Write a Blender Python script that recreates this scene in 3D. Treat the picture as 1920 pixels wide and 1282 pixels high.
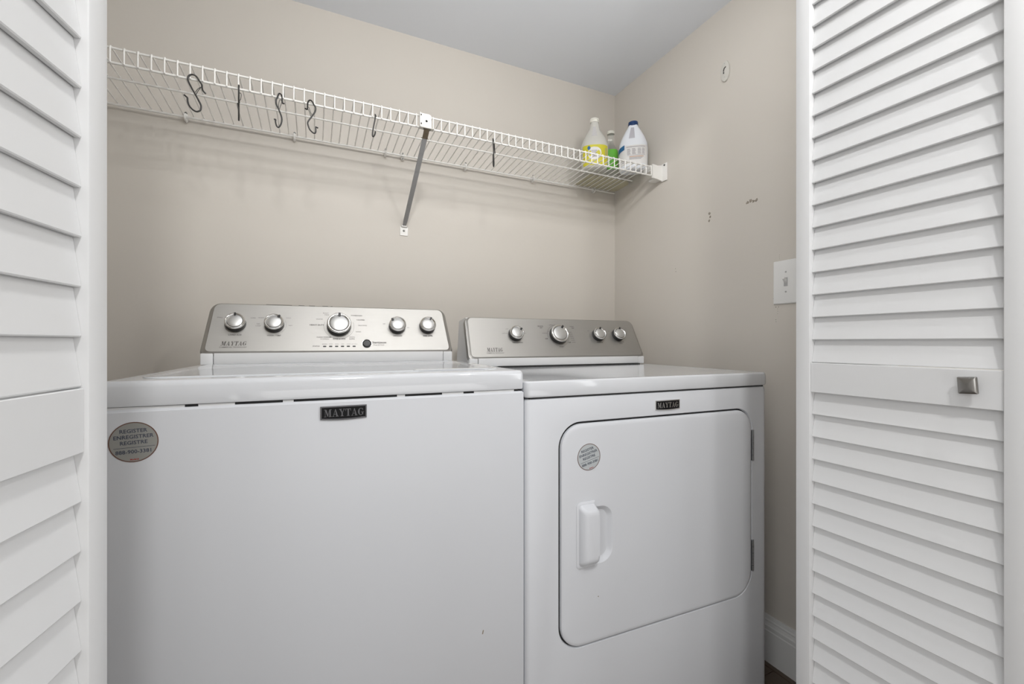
import bpy, bmesh, math, random
from mathutils import Vector, Matrix

random.seed(7)
for o in list(bpy.data.objects):
    bpy.data.objects.remove(o, do_unlink=True)
S = bpy.context.scene
C = S.collection

# ------------------------------------------------------------ camera, world, lights, exposure
cam = bpy.data.cameras.new('camera')
cam.sensor_width = 36.0
cam.lens = 805.0 / 1920.0 * 36.0
cam.clip_start = 0.02
camo = bpy.data.objects.new('camera', cam)
C.objects.link(camo)
camo.location = (0, 0, 1.0)
camo.rotation_euler = (math.radians(90), 0, -math.atan(370 / 805))
S.camera = camo

W = bpy.data.worlds.new('world')
S.world = W
W.use_nodes = True
W.node_tree.nodes['Background'].inputs[0].default_value = (0.9, 0.95, 1.0, 1)
W.node_tree.nodes['Background'].inputs[1].default_value = 0.1

def area(name, loc, target, size, power, col=(1, 1, 1), sy=None):
    l = bpy.data.lights.new(name, 'AREA')
    l.energy = power
    l.color = col
    l.size = size
    if sy:
        l.shape = 'RECTANGLE'
        l.size_y = sy
    o = bpy.data.objects.new(name, l)
    C.objects.link(o)
    o.location = loc
    o.rotation_euler = (Vector(target) - Vector(loc)).to_track_quat('-Z', 'Y').to_euler()
    return o

area('hall_ceiling_light', (0.05, -0.62, 2.36), (0.45, 1.2, 0.9), 0.15, 13.0, (1.0, 0.99, 0.975))
area('hall_side_lamp', (0.74, -0.05, 1.87), (0.15, 1.6, 1.35), 0.05, 2.5, (1.0, 0.99, 0.975))
area('closet_light', (0.40, 0.62, 1.98), (0.44, 1.5, 1.93), 1.1, 5.3, (1.0, 0.99, 0.975), 0.10)
area('hall_low_fill', (0.25, -1.1, 0.15), (0.35, 0.9, 2.0), 2.0, 13, (1.0, 0.995, 0.985), 1.1)  # added fill lamp near the floor, standing in for bounced light
area('hall_right_fill', (1.95, -0.9, 1.5), (-0.2, 0.4, 1.3), 1.2, 21, (0.97, 0.985, 1.0), 1.4)  # added fill lamp, lights the left door from the side
area('hall_left_fill', (-1.8, -0.9, 1.5), (0.9, 0.4, 1.5), 1.2, 22, (0.97, 0.985, 1.0), 1.4)  # added fill lamp facing the right door

S.view_settings.view_transform = 'Standard'
S.view_settings.look = 'None'
S.view_settings.gamma = 1.0
S.view_settings.use_curve_mapping = False
S.view_settings.exposure = 0.08
S.cycles.max_bounces = 10
S.cycles.diffuse_bounces = 6

# ------------------------------------------------------------ materials
def mat(name, col, rough=0.5, metal=0.0, bump=0.0, bscale=80.0, coat=0.0, mottle=0.0, mscale=3.0,
        stretch=None, trans=0.0, alpha=1.0, spec=0.5, sss=0.0, bdist=0.002):
    m = bpy.data.materials.new(name)
    m.use_nodes = True
    nt = m.node_tree
    b = nt.nodes['Principled BSDF']
    b.inputs['Base Color'].default_value = (*col, 1)
    b.inputs['Roughness'].default_value = rough
    b.inputs['Metallic'].default_value = metal
    b.inputs['Coat Weight'].default_value = coat
    b.inputs['Coat Roughness'].default_value = 0.08
    b.inputs['Specular IOR Level'].default_value = spec
    b.inputs['Transmission Weight'].default_value = trans
    b.inputs['Alpha'].default_value = alpha
    tc = nt.nodes.new('ShaderNodeTexCoord')
    mp = nt.nodes.new('ShaderNodeMapping')
    nt.links.new(tc.outputs['Object'], mp.inputs['Vector'])
    if stretch:
        mp.inputs['Scale'].default_value = stretch
    n = nt.nodes.new('ShaderNodeTexNoise')
    n.inputs['Scale'].default_value = bscale
    n.inputs['Detail'].default_value = 4
    nt.links.new(mp.outputs[0], n.inputs['Vector'])
    if bump:
        bp = nt.nodes.new('ShaderNodeBump')
        bp.inputs['Strength'].default_value = bump
        bp.inputs['Distance'].default_value = bdist
        nt.links.new(n.outputs['Fac'], bp.inputs['Height'])
        nt.links.new(bp.outputs[0], b.inputs['Normal'])
    if mottle:
        n2 = nt.nodes.new('ShaderNodeTexNoise')
        n2.inputs['Scale'].default_value = mscale
        n2.inputs['Detail'].default_value = 3
        nt.links.new(mp.outputs[0], n2.inputs['Vector'])
        mx = nt.nodes.new('ShaderNodeMix')
        mx.data_type = 'RGBA'
        mx.inputs[6].default_value = (*[c * (1 - mottle) for c in col], 1)
        mx.inputs[7].default_value = (*[min(1, c * (1 + mottle)) for c in col], 1)
        nt.links.new(n2.outputs['Fac'], mx.inputs[0])
        nt.links.new(mx.outputs[2], b.inputs['Base Color'])
    return m

M = {}
M['wall'] = mat('wall_paint', (0.615, 0.58, 0.53), 0.55, bump=0.12, bscale=55, mottle=0.025, spec=0.3)
M['ceiling'] = mat('ceiling_paint', (0.78, 0.81, 0.86), 0.9, bump=0.08, bscale=60, spec=0.1)
M['door'] = mat('door_paint', (0.675, 0.678, 0.68), 0.38, bump=0.04, bscale=30, mottle=0.01)
M['trim'] = mat('trim_paint', (0.74, 0.74, 0.73), 0.4)
M['enamel'] = mat('white_enamel', (0.675, 0.69, 0.72), 0.38, bump=0.015, bscale=12, coat=0.06, spec=0.35)
M['enamel_top'] = mat('white_enamel_gloss', (0.675, 0.69, 0.715), 0.08, coat=0.3)
M['plastic'] = mat('white_plastic', (0.72, 0.725, 0.73), 0.3)
M['steel'] = mat('brushed_steel', (0.43, 0.42, 0.40), 0.46, metal=1.0, bump=0.12, bscale=120, stretch=(1, 60, 60), mottle=0.04, mscale=18, bdist=0.0005)
M['steel_dark'] = mat('brushed_steel_edge', (0.47, 0.46, 0.44), 0.3, metal=1.0)
M['badge_grey'] = mat('badge_pewter', (0.12, 0.12, 0.125), 0.5, spec=0.3)
M['badge_black'] = mat('badge_black', (0.006, 0.006, 0.007), 0.55, spec=0.2)
M['chrome'] = mat('chrome', (0.80, 0.79, 0.77), 0.14, metal=1.0)
M['cap'] = mat('knob_cap_aluminium', (0.60, 0.60, 0.59), 0.42, metal=0.9)
M['black'] = mat('black_plastic', (0.02, 0.02, 0.02), 0.35)
M['ink'] = mat('grey_ink', (0.06, 0.055, 0.05), 0.6)
M['ink_soft'] = mat('soft_grey_ink', (0.10, 0.095, 0.09), 0.6)
M['gap'] = mat('dark_gap', (0.03, 0.03, 0.03), 0.9)
M['silver_label'] = mat('silver_label', (0.36, 0.36, 0.34), 0.38, metal=0.35)
M['blue_label'] = mat('pale_silver_label', (0.52, 0.55, 0.56), 0.4, metal=0.2)
M['rim_brown'] = mat('brown_print', (0.14, 0.07, 0.05), 0.5)
M['label_ink'] = mat('label_ink', (0.05, 0.06, 0.09), 0.6)
M['label_red'] = mat('label_red', (0.4, 0.05, 0.04), 0.6)
M['wire'] = mat('white_vinyl_wire', (0.80, 0.79, 0.76), 0.35)
M['hook'] = mat('black_wire', (0.02, 0.019, 0.018), 0.4)
M['strap'] = mat('grey_steel_strap', (0.36, 0.36, 0.36), 0.45, metal=0.4, mottle=0.1, mscale=40)
M['rust'] = mat('rusty_steel', (0.13, 0.10, 0.065), 0.8, metal=0.1, mottle=0.5, mscale=150)
M['screw'] = mat('screw_metal', (0.16, 0.16, 0.15), 0.4, metal=0.7)
M['hinge'] = mat('hinge_metal', (0.36, 0.37, 0.38), 0.35, metal=0.8)
M['nickel'] = mat('brushed_nickel', (0.30, 0.29, 0.275), 0.33, metal=1.0)
M['jug'] = mat('translucent_white_jug', (0.80, 0.79, 0.74), 0.3, trans=0.35)
M['clear'] = mat('clear_plastic', (0.93, 0.95, 0.92), 0.10, trans=0.92)
M['bleach'] = mat('white_bottle', (0.80, 0.83, 0.88), 0.35)
M['cap_blue'] = mat('navy_cap', (0.008, 0.04, 0.14), 0.35)
M['cap_white'] = mat('cream_cap', (0.80, 0.79, 0.72), 0.4)
M['yellow'] = mat('yellow_label', (0.60, 0.55, 0.03), 0.5)
M['green'] = mat('green_label', (0.16, 0.55, 0.05), 0.5)
M['blue'] = mat('blue_label', (0.02, 0.13, 0.30), 0.5)
M['paper'] = mat('white_label', (0.74, 0.73, 0.72), 0.5)
M['print_grey'] = mat('grey_label_print', (0.36, 0.34, 0.35), 0.6)
M['print_orange'] = mat('orange_label_print', (0.55, 0.30, 0.16), 0.6)
M['tray'] = mat('yellowed_liner', (0.50, 0.47, 0.34), 0.6, mottle=0.08, mscale=30)
M['plate'] = mat('switch_plate', (0.78, 0.78, 0.77), 0.35)
M['toggle'] = mat('switch_toggle', (0.42, 0.42, 0.42), 0.4)
M['gouge'] = mat('chipped_plaster', (0.30, 0.265, 0.22), 0.9, mottle=0.4, mscale=200)
M['chip'] = mat('brown_chip', (0.22, 0.17, 0.10), 0.8)
M['ivory'] = mat('ivory_plastic', (0.60, 0.585, 0.54), 0.4)
M['wood'] = mat('wood_plank', (0.10, 0.07, 0.05), 0.35, bump=0.1, bscale=30, stretch=(14, 1, 1), mottle=0.3, mscale=20)
M['groove'] = mat('floor_groove', (0.02, 0.015, 0.01), 0.9)

# ------------------------------------------------------------ mesh helpers
ident = lambda p: Vector(p)

def obj(name, bm, m, parent=None, smooth=False, angle=35):
    me = bpy.data.meshes.new(name)
    bmesh.ops.recalc_face_normals(bm, faces=bm.faces[:])
    bm.to_mesh(me)
    bm.free()
    if isinstance(m, (list, tuple)):
        for k in m:
            me.materials.append(k)
    else:
        me.materials.append(m)
    if smooth:
        for p in me.polygons:
            p.use_smooth = True
        try:
            me.set_sharp_from_angle(angle=math.radians(angle))
        except Exception:
            pass
    o = bpy.data.objects.new(name, me)
    C.objects.link(o)
    if parent:
        o.parent = parent
    return o

def empty(name, loc=(0, 0, 0), rz=0.0):
    o = bpy.data.objects.new(name, None)
    o.empty_display_size = 0.05
    C.objects.link(o)
    o.location = loc
    o.rotation_euler = (0, 0, rz)
    return o

def tag(o, label=None, cat=None, group=None, kind=None):
    if label: o['label'] = label
    if cat: o['category'] = cat
    if group: o['group'] = group
    if kind: o['kind'] = kind
    return o

def box(bm, lo, hi, bev=0.0, f=ident, seg=2, mi=0):
    x0, y0, z0 = lo
    x1, y1, z1 = hi
    b = bmesh.new()
    vs = [b.verts.new(p) for p in ((x0, y0, z0), (x1, y0, z0), (x1, y1, z0), (x0, y1, z0),
                                   (x0, y0, z1), (x1, y0, z1), (x1, y1, z1), (x0, y1, z1))]
    for q in ((0, 3, 2, 1), (4, 5, 6, 7), (0, 1, 5, 4), (1, 2, 6, 5), (2, 3, 7, 6), (3, 0, 4, 7)):
        b.faces.new([vs[i] for i in q])
    if bev:
        bmesh.ops.bevel(b, geom=b.edges[:], offset=bev, segments=seg, affect='EDGES', profile=0.5)
    join(bm, b, f, mi)

def join(bm, b, f=ident, mi=0):
    mp = {}
    for v in b.verts:
        mp[v] = bm.verts.new(f(v.co))
    for fc in b.faces:
        try:
            nf = bm.faces.new([mp[v] for v in fc.verts])
            nf.material_index = mi
        except ValueError:
            pass
    b.free()

def rrect(x0, y0, x1, y1, r, n=6):
    """rounded rectangle outline, counter-clockwise; r may be a 4-tuple (bl, br, tr, tl)"""
    if not isinstance(r, (tuple, list)):
        r = (r,) * 4
    pts = []
    for (cx, cy, a0, rr) in ((x0, y0, 180, r[0]), (x1, y0, 270, r[1]), (x1, y1, 0, r[2]), (x0, y1, 90, r[3])):
        rr = max(rr, 1e-5)
        sx = 1 if cx == x0 else -1
        sy = 1 if cy == y0 else -1
        ox, oy = cx + sx * rr, cy + sy * rr
        for k in range(n + 1):
            a = math.radians(a0 + 90 * k / n)
            pts.append((ox + rr * math.cos(a), oy + rr * math.sin(a)))
    return pts

def loft(bm, loops, f=ident, cap0=True, cap1=True, mi=0, closed=True, caps_mi=None):
    """loops: list of lists of 3D points with equal length"""
    rings = [[bm.verts.new(f(Vector(p))) for p in L] for L in loops]
    n = len(rings[0])
    for a, b in zip(rings[:-1], rings[1:]):
        for i in range(n if closed else n - 1):
            j = (i + 1) % n
            fc = bm.faces.new((a[i], a[j], b[j], b[i]))
            fc.material_index = mi
    cm = mi if caps_mi is None else caps_mi
    if cap0:
        bm.faces.new(rings[0][::-1]).material_index = mi
    if cap1:
        bm.faces.new(rings[-1]).material_index = cm

def rr_loft(bm, x0, y0, x1, y1, r, steps, f=ident, n=6, **kw):
    """rounded-rectangle slab: steps = [(inset, height)...], outline in xy, height along third axis"""
    loops = []
    for ins, h in steps:
        if isinstance(r, (tuple, list)):
            rr = tuple(max(q - ins, 0.0008) for q in r)
        else:
            rr = max(r - ins, 0.0008)
        loops.append([(x, y, h) for x, y in rrect(x0 + ins, y0 + ins, x1 - ins, y1 - ins, rr, n)])
    loft(bm, loops, f, **kw)

def lathe(bm, prof, f=ident, n=32, mi=None):
    """prof = [(radius, height)...] about third axis"""
    rings = []
    for r, h in prof:
        if r < 1e-6:
            rings.append([bm.verts.new(f(Vector((0, 0, h))))])
        else:
            rings.append([bm.verts.new(f(Vector((r * math.cos(2 * math.pi * k / n), r * math.sin(2 * math.pi * k / n), h)))) for k in range(n)])
    for q, (a, b) in enumerate(zip(rings[:-1], rings[1:])):
        for i in range(n):
            j = (i + 1) % n
            if len(a) == 1 and len(b) == 1:
                continue
            if len(a) == 1:
                fc = bm.faces.new((a[0], b[j], b[i]))
            elif len(b) == 1:
                fc = bm.faces.new((a[i], a[j], b[0]))
            else:
                fc = bm.faces.new((a[i], a[j], b[j], b[i]))
            if mi:
                fc.material_index = mi[q]

def catmull(pts, k=4):
    P = [Vector(p) for p in pts]
    P = [P[0] * 2 - P[1]] + P + [P[-1] * 2 - P[-2]]
    out = []
    for i in range(1, len(P) - 2):
        a, b, c, d = P[i - 1:i + 3]
        for j in range(k):
            t = j / k
            out.append(0.5 * ((2 * b) + (c - a) * t + (2 * a - 5 * b + 4 * c - d) * t * t + (3 * b - a - 3 * c + d) * t ** 3))
    out.append(P[-2])
    return out

def tube(bm, pts, r, n=8, f=ident, mi=0, sc=(1, 1)):
    P = [Vector(p) for p in pts]
    rings = []
    prev = None
    for i, p in enumerate(P):
        t = (P[min(i + 1, len(P) - 1)] - P[max(i - 1, 0)]).normalized()
        if prev is None:
            u = t.orthogonal().normalized()
        else:
            u = (prev - t * prev.dot(t)).normalized()
        prev = u
        w = t.cross(u)
        rings.append([p + (u * math.cos(2 * math.pi * k / n) * sc[0] + w * math.sin(2 * math.pi * k / n) * sc[1]) * r for k in range(n)])
    loft(bm, rings, f, mi=mi)

def boolean(o, cutter_bm, keep_mat=None):
    me = bpy.data.meshes.new('cut')
    bmesh.ops.recalc_face_normals(cutter_bm, faces=cutter_bm.faces[:])
    cutter_bm.to_mesh(me)
    cutter_bm.free()
    c = bpy.data.objects.new('cut', me)
    C.objects.link(c)
    par = o.parent
    o.parent = None
    md = o.modifiers.new('b', 'BOOLEAN')
    md.object = c
    md.operation = 'DIFFERENCE'
    md.solver = 'EXACT'
    bpy.context.view_layer.update()
    dg = bpy.context.evaluated_depsgraph_get()
    new = bpy.data.meshes.new_from_object(o.evaluated_get(dg))
    o.modifiers.clear()
    old = o.data
    o.data = new
    new.name = o.name
    bpy.data.meshes.remove(old)
    bpy.data.objects.remove(c, do_unlink=True)
    o.parent = par
    for p in new.polygons:
        p.use_smooth = True
    new.set_sharp_from_angle(angle=math.radians(30))
    return o

def text2d(s, size, align='CENTER', bold=0.0):
    cu = bpy.data.curves.new('t', 'FONT')
    cu.body = s
    cu.size = size
    cu.align_x = align
    cu.align_y = 'CENTER'
    cu.offset = bold
    cu.resolution_u = 2
    o = bpy.data.objects.new('t', cu)
    C.objects.link(o)
    bpy.context.view_layer.update()
    dg = bpy.context.evaluated_depsgraph_get()
    ev = o.evaluated_get(dg)
    me = ev.to_mesh()
    V = [v.co.copy() for v in me.vertices]
    F = [tuple(p.vertices) for p in me.polygons]
    ev.to_mesh_clear()
    bpy.data.objects.remove(o, do_unlink=True)
    bpy.data.curves.remove(cu)
    return V, F

def put_text(bm, s, x, y, size, f, align='CENTER', bold=0.0, rot=0.0, h=0.0004, sx=1.0, mi=0):
    V, F = text2d(s, size, align, bold)
    c, sn = math.cos(rot), math.sin(rot)
    vs = [bm.verts.new(f(Vector((x + (v.x * sx) * c - v.y * sn, y + (v.x * sx) * sn + v.y * c, h)))) for v in V]
    for q in F:
        try:
            bm.faces.new([vs[i] for i in q]).material_index = mi
        except ValueError:
            pass

# slab-serif capitals for the maker's wordmark (unit height)
def q(*p): return list(p)
def bar(x0, x1, y0, y1): return q((x0, y0), (x1, y0), (x1, y1), (x0, y1))
GL = {
    'M': (1.18, [bar(0, .34, 0, .07), bar(.14, .2, .05, .95), bar(0, .3, .93, 1), q((.12, .97), (.36, .97), (.66, .12), (.52, .02)),
                 q((.52, .02), (.62, .12), (.86, .97), (.78, .97)), bar(.8, 1.02, .05, .95), bar(.7, 1.14, 0, .07), bar(.8, 1.14, .93, 1)]),
    'A': (.98, [bar(0, .32, 0, .07), q((.12, .04), (.19, .04), (.5, .9), (.46, 1)), q((.42, 1), (.54, 1), (.88, .04), (.64, .04)),
                bar(.54, .98, 0, .07), bar(.26, .68, .28, .35)]),
    'Y': (.95, [bar(0, .42, .93, 1), q((.08, .96), (.32, .96), (.56, .45), (.4, .45)), q((.46, .45), (.56, .45), (.84, .96), (.76, .96)),
                bar(.64, .95, .93, 1), bar(.38, .6, .03, .5), bar(.26, .72, 0, .07)]),
    'T': (.85, [bar(0, .85, .92, 1), q((0, .68), (.05, .68), (.1, .95), (0, .95)), q((.8, .68), (.85, .68), (.85, .95), (.75, .95)),
                bar(.32, .54, .03, .95), bar(.2, .66, 0, .07)]),
}
def _g():
    P = []
    n = 14
    for k in range(n):
        a0 = math.radians(50 + 275 * k / n)
        a1 = math.radians(50 + 275 * (k + 1) / n)
        def pt(a, o):
            th = 0.10 + 0.16 * max(0, -math.cos(a))
            rx, ry = (.46, .5) if o else (.46 - th, .43)
            return (.48 + rx * math.cos(a), .5 + ry * math.sin(a))
        P.append(q(pt(a0, 0), pt(a0, 1), pt(a1, 1), pt(a1, 0)))
    P.append(bar(.66, .86, .1, .44))
    P.append(bar(.52, .98, .4, .47))
    P.append(bar(.74, .8, .68, .96))
    return P
GL['G'] = (1.0, _g())

def wordmark(bm, x0, x1, y0, y1, f, h=0.0005, mi=0, shear=0.0):
    seq = 'MAYTAG'
    tot = sum(GL[c][0] for c in seq) + 0.06 * 5
    k = (x1 - x0) / tot
    x = x0
    for c in seq:
        w, polys = GL[c]
        for p in polys:
            vs = [bm.verts.new(f(Vector((x + u * k + shear * v * (y1 - y0), y0 + v * (y1 - y0), h)))) for u, v in p]
            bm.faces.new(vs).material_index = mi
        x += (w + 0.06) * k

def disc(bm, x, y, r, h, f, n=28, mi=0, sx=1.0):
    vs = [bm.verts.new(f(Vector((x + sx * r * math.cos(2 * math.pi * k / n), y + r * math.sin(2 * math.pi * k / n), h)))) for k in range(n)]
    bm.faces.new(vs).material_index = mi

def ring(bm, x, y, r0, r1, h, f, n=40, a0=0, a1=360, mi=0):
    full = a1 - a0 >= 360
    m = n if full else n + 1
    A = [math.radians(a0 + (a1 - a0) * k / n) for k in range(m)]
    i_ = [bm.verts.new(f(Vector((x + r0 * math.cos(a), y + r0 * math.sin(a), h)))) for a in A]
    o_ = [bm.verts.new(f(Vector((x + r1 * math.cos(a), y + r1 * math.sin(a), h)))) for a in A]
    for k in range(n):
        j = (k + 1) % m
        bm.faces.new((i_[k], i_[j], o_[j], o_[k])).material_index = mi

# ------------------------------------------------------------ room shell
WX, WY, CZ = 1.30, 1.654, 2.172
LX = -0.78
def slab(name, lo, hi, m, **kw):
    bm = bmesh.new()
    box(bm, lo, hi)
    o = obj(name, bm, m)
    tag(o, kind='structure', **kw)
    return o

slab('wall_back', (LX - .1, WY, 0), (WX + .1, WY + .1, 2.5), M['wall'])
wr = slab('wall_right', (WX, 0.575, 0), (WX + .1, WY, 2.5), M['wall'])
slab('wall_left', (LX - .1, 0.575, 0), (LX, WY, 2.5), M['wall'])
slab('ceiling', (LX, 0.575, CZ), (WX, WY, CZ + .1), M['ceiling'])
# front wall with the closet opening
bm = bmesh.new()
OX0, OX1, OZ = -0.262, 0.962, 2.05
box(bm, (-2.0, 0.455, 0), (OX0, 0.575, 2.45))
box(bm, (OX1, 0.455, 0), (2.2, 0.575, 2.45))
box(bm, (OX0, 0.455, OZ), (OX1, 0.575, 2.45))
tag(obj('wall_front', bm, M['wall']), kind='structure')
# hallway around the camera
slab('wall_hall_left', (-2.1, -2.6, 0), (-2.0, 0.575, 2.45), M['wall'])
slab('wall_hall_right', (2.2, -2.6, 0), (2.3, 0.575, 2.45), M['wall'])
slab('wall_hall_back', (-2.1, -2.7, 0), (2.3, -2.6, 2.45), M['wall'])
slab('ceiling_hall', (-2.1, -2.7, 2.45), (2.3, 0.575, 2.55), M['ceiling'])
# floor: base and planks
fl = slab('floor', (-2.1, -2.7, -0.06), (2.3, WY + .1, -0.010), M['groove'])
pm = bmesh.new()
box(pm, (-0.061, -1.2, -0.010), (0.061, 0, 0.0), 0.0012, seg=1)
pme = None
k = 0
x = -2.03
while x < 2.3:
    y = WY - (0.0 if k % 3 == 0 else (0.45 if k % 3 == 1 else 0.8))
    ys = [WY] + ([y] if y < WY else [])
    while ys[-1] > -2.6:
        ys.append(ys[-1] - 1.2)
    for a, b in zip(ys[:-1], ys[1:]):
        L = a - b
        if pme is None:
            o = obj('plank', pm, M['wood'], fl)
            pme = o.data
        else:
            o = bpy.data.objects.new('plank', pme)
            C.objects.link(o)
            o.parent = fl
        o.location = (x, a, 0)
        o.scale = (1, (L - 0.002) / 1.2, 1)
    x += 0.1245
    k += 1

def baseboard(name, p0, p1, nrm):
    """profile swept from p0 to p1, nrm = direction into the room"""
    prof = [(0, 0.0), (0.014, 0.0), (0.014, 0.098), (0.0125, 0.101), (0.0125, 0.112), (0.0105, 0.116), (0.0085, 0.124), (0.0085, 0.128),
            (0.0065, 0.132), (0.005, 0.142), (0, 0.142)]
    bm = bmesh.new()
    a, b, n = Vector(p0), Vector(p1), Vector(nrm)
    loft(bm, [[a + n * d + Vector((0, 0, z)) for d, z in prof], [b + n * d + Vector((0, 0, z)) for d, z in prof]])
    tag(obj(name, bm, M['trim']), kind='structure')
baseboard('baseboard_right', (WX, 0.575, 0), (WX, WY, 0), (-1, 0, 0))
baseboard('baseboard_back', (LX, WY, 0), (WX - .014, WY, 0), (0, -1, 0))
baseboard('baseboard_left', (LX, 0.575, 0), (LX, WY, 0), (1, 0, 0))

# opening trim (jamb lining, casing, track)
bm = bmesh.new()
box(bm, (OX0, 0.455, 0), (OX0 + .014, 0.572, OZ), .001)
box(bm, (OX1 - .010, 0.455, 0), (OX1, 0.572, OZ), .001)
box(bm, (OX0, 0.455, OZ - .014), (OX1, 0.572, OZ), .001)
tag(obj('trim_1', bm, M['trim']), kind='structure')
bm = bmesh.new()
box(bm, (OX0 - .062, 0.441, 0), (OX0 + .004, 0.455, OZ + .062), .003)
box(bm, (OX1 - .004, 0.441, 0), (OX1 + .062, 0.455, OZ + .062), .003)
box(bm, (OX0 + .004, 0.441, OZ - .004), (OX1 - .004, 0.455, OZ + .062), .003)
tag(obj('trim_2', bm, M['trim']), kind='structure')
bm = bmesh.new()
box(bm, (OX0 + .016, 0.50, OZ - .034), (OX1 - .012, 0.53, OZ - .014), .001)
tag(obj('trim_3', bm, M['hinge']), kind='structure')

# ------------------------------------------------------------ louvered folding doors
def door(name, loc, ang, side, rb, re, label, knob):
    """local x runs from the slats' far end (0) towards the camera (-); y = outward normal sign 'side'; z up"""
    root = empty(name, (loc[0], loc[1], 0), ang)
    tag(root, label, None, None, 'structure')
    SL, TH, SW = 0.2605, 0.028, 0.0262
    f = lambda p: Vector((p.x, p.y * side, p.z))
    for x0 in (0.0, -SL - SW):
        bm = bmesh.new()
        box(bm, (x0, -TH, 0.012), (x0 + SW, 0, 2.015), 0.0015, f)
        obj('stile', bm, M['door'], root, True)
    rf = -0.0035
    for z0, z1 in ((0.9022, 0.9592), (0.022, 0.155), (1.90, 2.005)):
        bm = bmesh.new()
        box(bm, (-SL, -TH + .003, z0), (0, rf, z1), 0.0008, f, seg=1)
        rail = obj('rail', bm, M['door'], root, True)
        if knob and abs(z0 - .9022) < .001:
            kb = bmesh.new()
            kx, kz = knob
            g = lambda p: f(Vector((kx + p.x, rf + p.z, kz + p.y)))
            lathe(kb, [(0, 0), (.0065, 0), (.0065, .0015), (.0045, .003), (.004, .006), (.005, .009), (.0, .009)], g, 20)
            # square pillow head, slightly turned
            ca, sa = math.cos(math.radians(-4)), math.sin(math.radians(-4))
            g2 = lambda p: g(Vector((p.x * ca - p.y * sa, p.x * sa + p.y * ca, p.z)))
            rr_loft(kb, -.0105, -.0125, .0105, .0125, .0015, [(.001, .0085), (0, .0095), (0, .0130), (.0008, .0138), (.003, .0146), (.006, .0150), (.009, .0152)], g2, n=3)
            o = obj('knob', kb, M['nickel'], root, True, 50)
            o['label'] = 'square brushed nickel knob'
    pitch = 0.0439
    th = 0.0055
    sb = bmesh.new()
    k = (re - rb) / pitch
    up = pitch + 0.007
    prof = [(-rb - .0008, 0), (-rb, .0012), (-rb - k * up, up), (-rb - k * up - th, up - .0005), (-rb - th + .0008, 0)]
    loft(sb, [[(-SL + .0003, y, z) for y, z in prof], [(-.0003, y, z) for y, z in prof]], f)
    so = None
    zs = [0.9605 + pitch * i for i in range(22)] + [0.9022 - pitch * (i + 1) for i in range(17)]
    for z in zs:
        if z + pitch > 1.915 or z < 0.13:
            continue
        if so is None:
            so = obj('slat', sb, M['door'], root)
            o = so
        else:
            o = bpy.data.objects.new('slat', so.data)
            C.objects.link(o)
            o.parent = root
        o.location = (0, random.uniform(-.0002, .0002), z)
    return root

# left door: its face looks towards +x; far end near x=-0.18, y=0.527
dl = Vector((0.15762, 0.98750))
door('door_1', (-0.1819, 0.5029), math.atan2(dl.y, dl.x), -1, 0.0055, 0.0115,
     'white louvered folding door panel at the left edge of the closet opening, angled slightly inward', None)
door('door_2', (0.88, 0.5205), math.radians(90), 1, 0.0080, 0.0180,
     'white louvered folding door panel on the right with a square nickel knob on its middle rail', (-0.2268, 0.9362))

# ------------------------------------------------------------ laundry machines
ANG = math.radians(-2.0)
def knob_part(parent, cf, s, v, R, point, name='control_knob', H=0.0215):
    """dark skirt, chrome ring, brushed cap with a pointer notch; cf = console frame"""
    f = lambda p: cf(Vector((s + p.x, v + p.y, p.z)))
    bm = bmesh.new()
    lathe(bm, [(0, 0.0), (R * .98, 0.0), (R * 1.0, .003), (R * .93, H - .006), (R * .80, H - .003), (0, H - .003)], f, 40)
    k = obj(name, bm, M['black'], parent, True)
    bm = bmesh.new()
    lathe(bm, [(R * .955, H - .0065), (R * .99, H - .004), (R * .97, H - .0015), (R * .88, H), (R * .82, H - .0008), (R * .74, H - .0035), (R * .72, H - .0045)], f, 44)
    obj('chrome_ring', bm, M['chrome'], k, True, 60)
    bm = bmesh.new()
    lathe(bm, [(R * .735, H - .005), (R * .72, H - .0022), (R * .66, H - .0014), (R * .3, H - .0004), (0, H - .0002)], f, 40)
    obj('knob_cap', bm, M['cap'], k, True, 40)
    bm = bmesh.new()
    a = math.radians(point)
    g = lambda p: f(Vector((p.x * math.cos(a) - p.y * math.sin(a), p.x * math.sin(a) + p.y * math.cos(a), p.z)))
    rr_loft(bm, R * .64, -R * .10, R * 1.0, R * .10, R * .06, [(0, H - .004), (0, H + .0003), (.0004, H + .0006)], g, n=3)
    obj('pointer', bm, M['black'], k, True)
    return k

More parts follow.
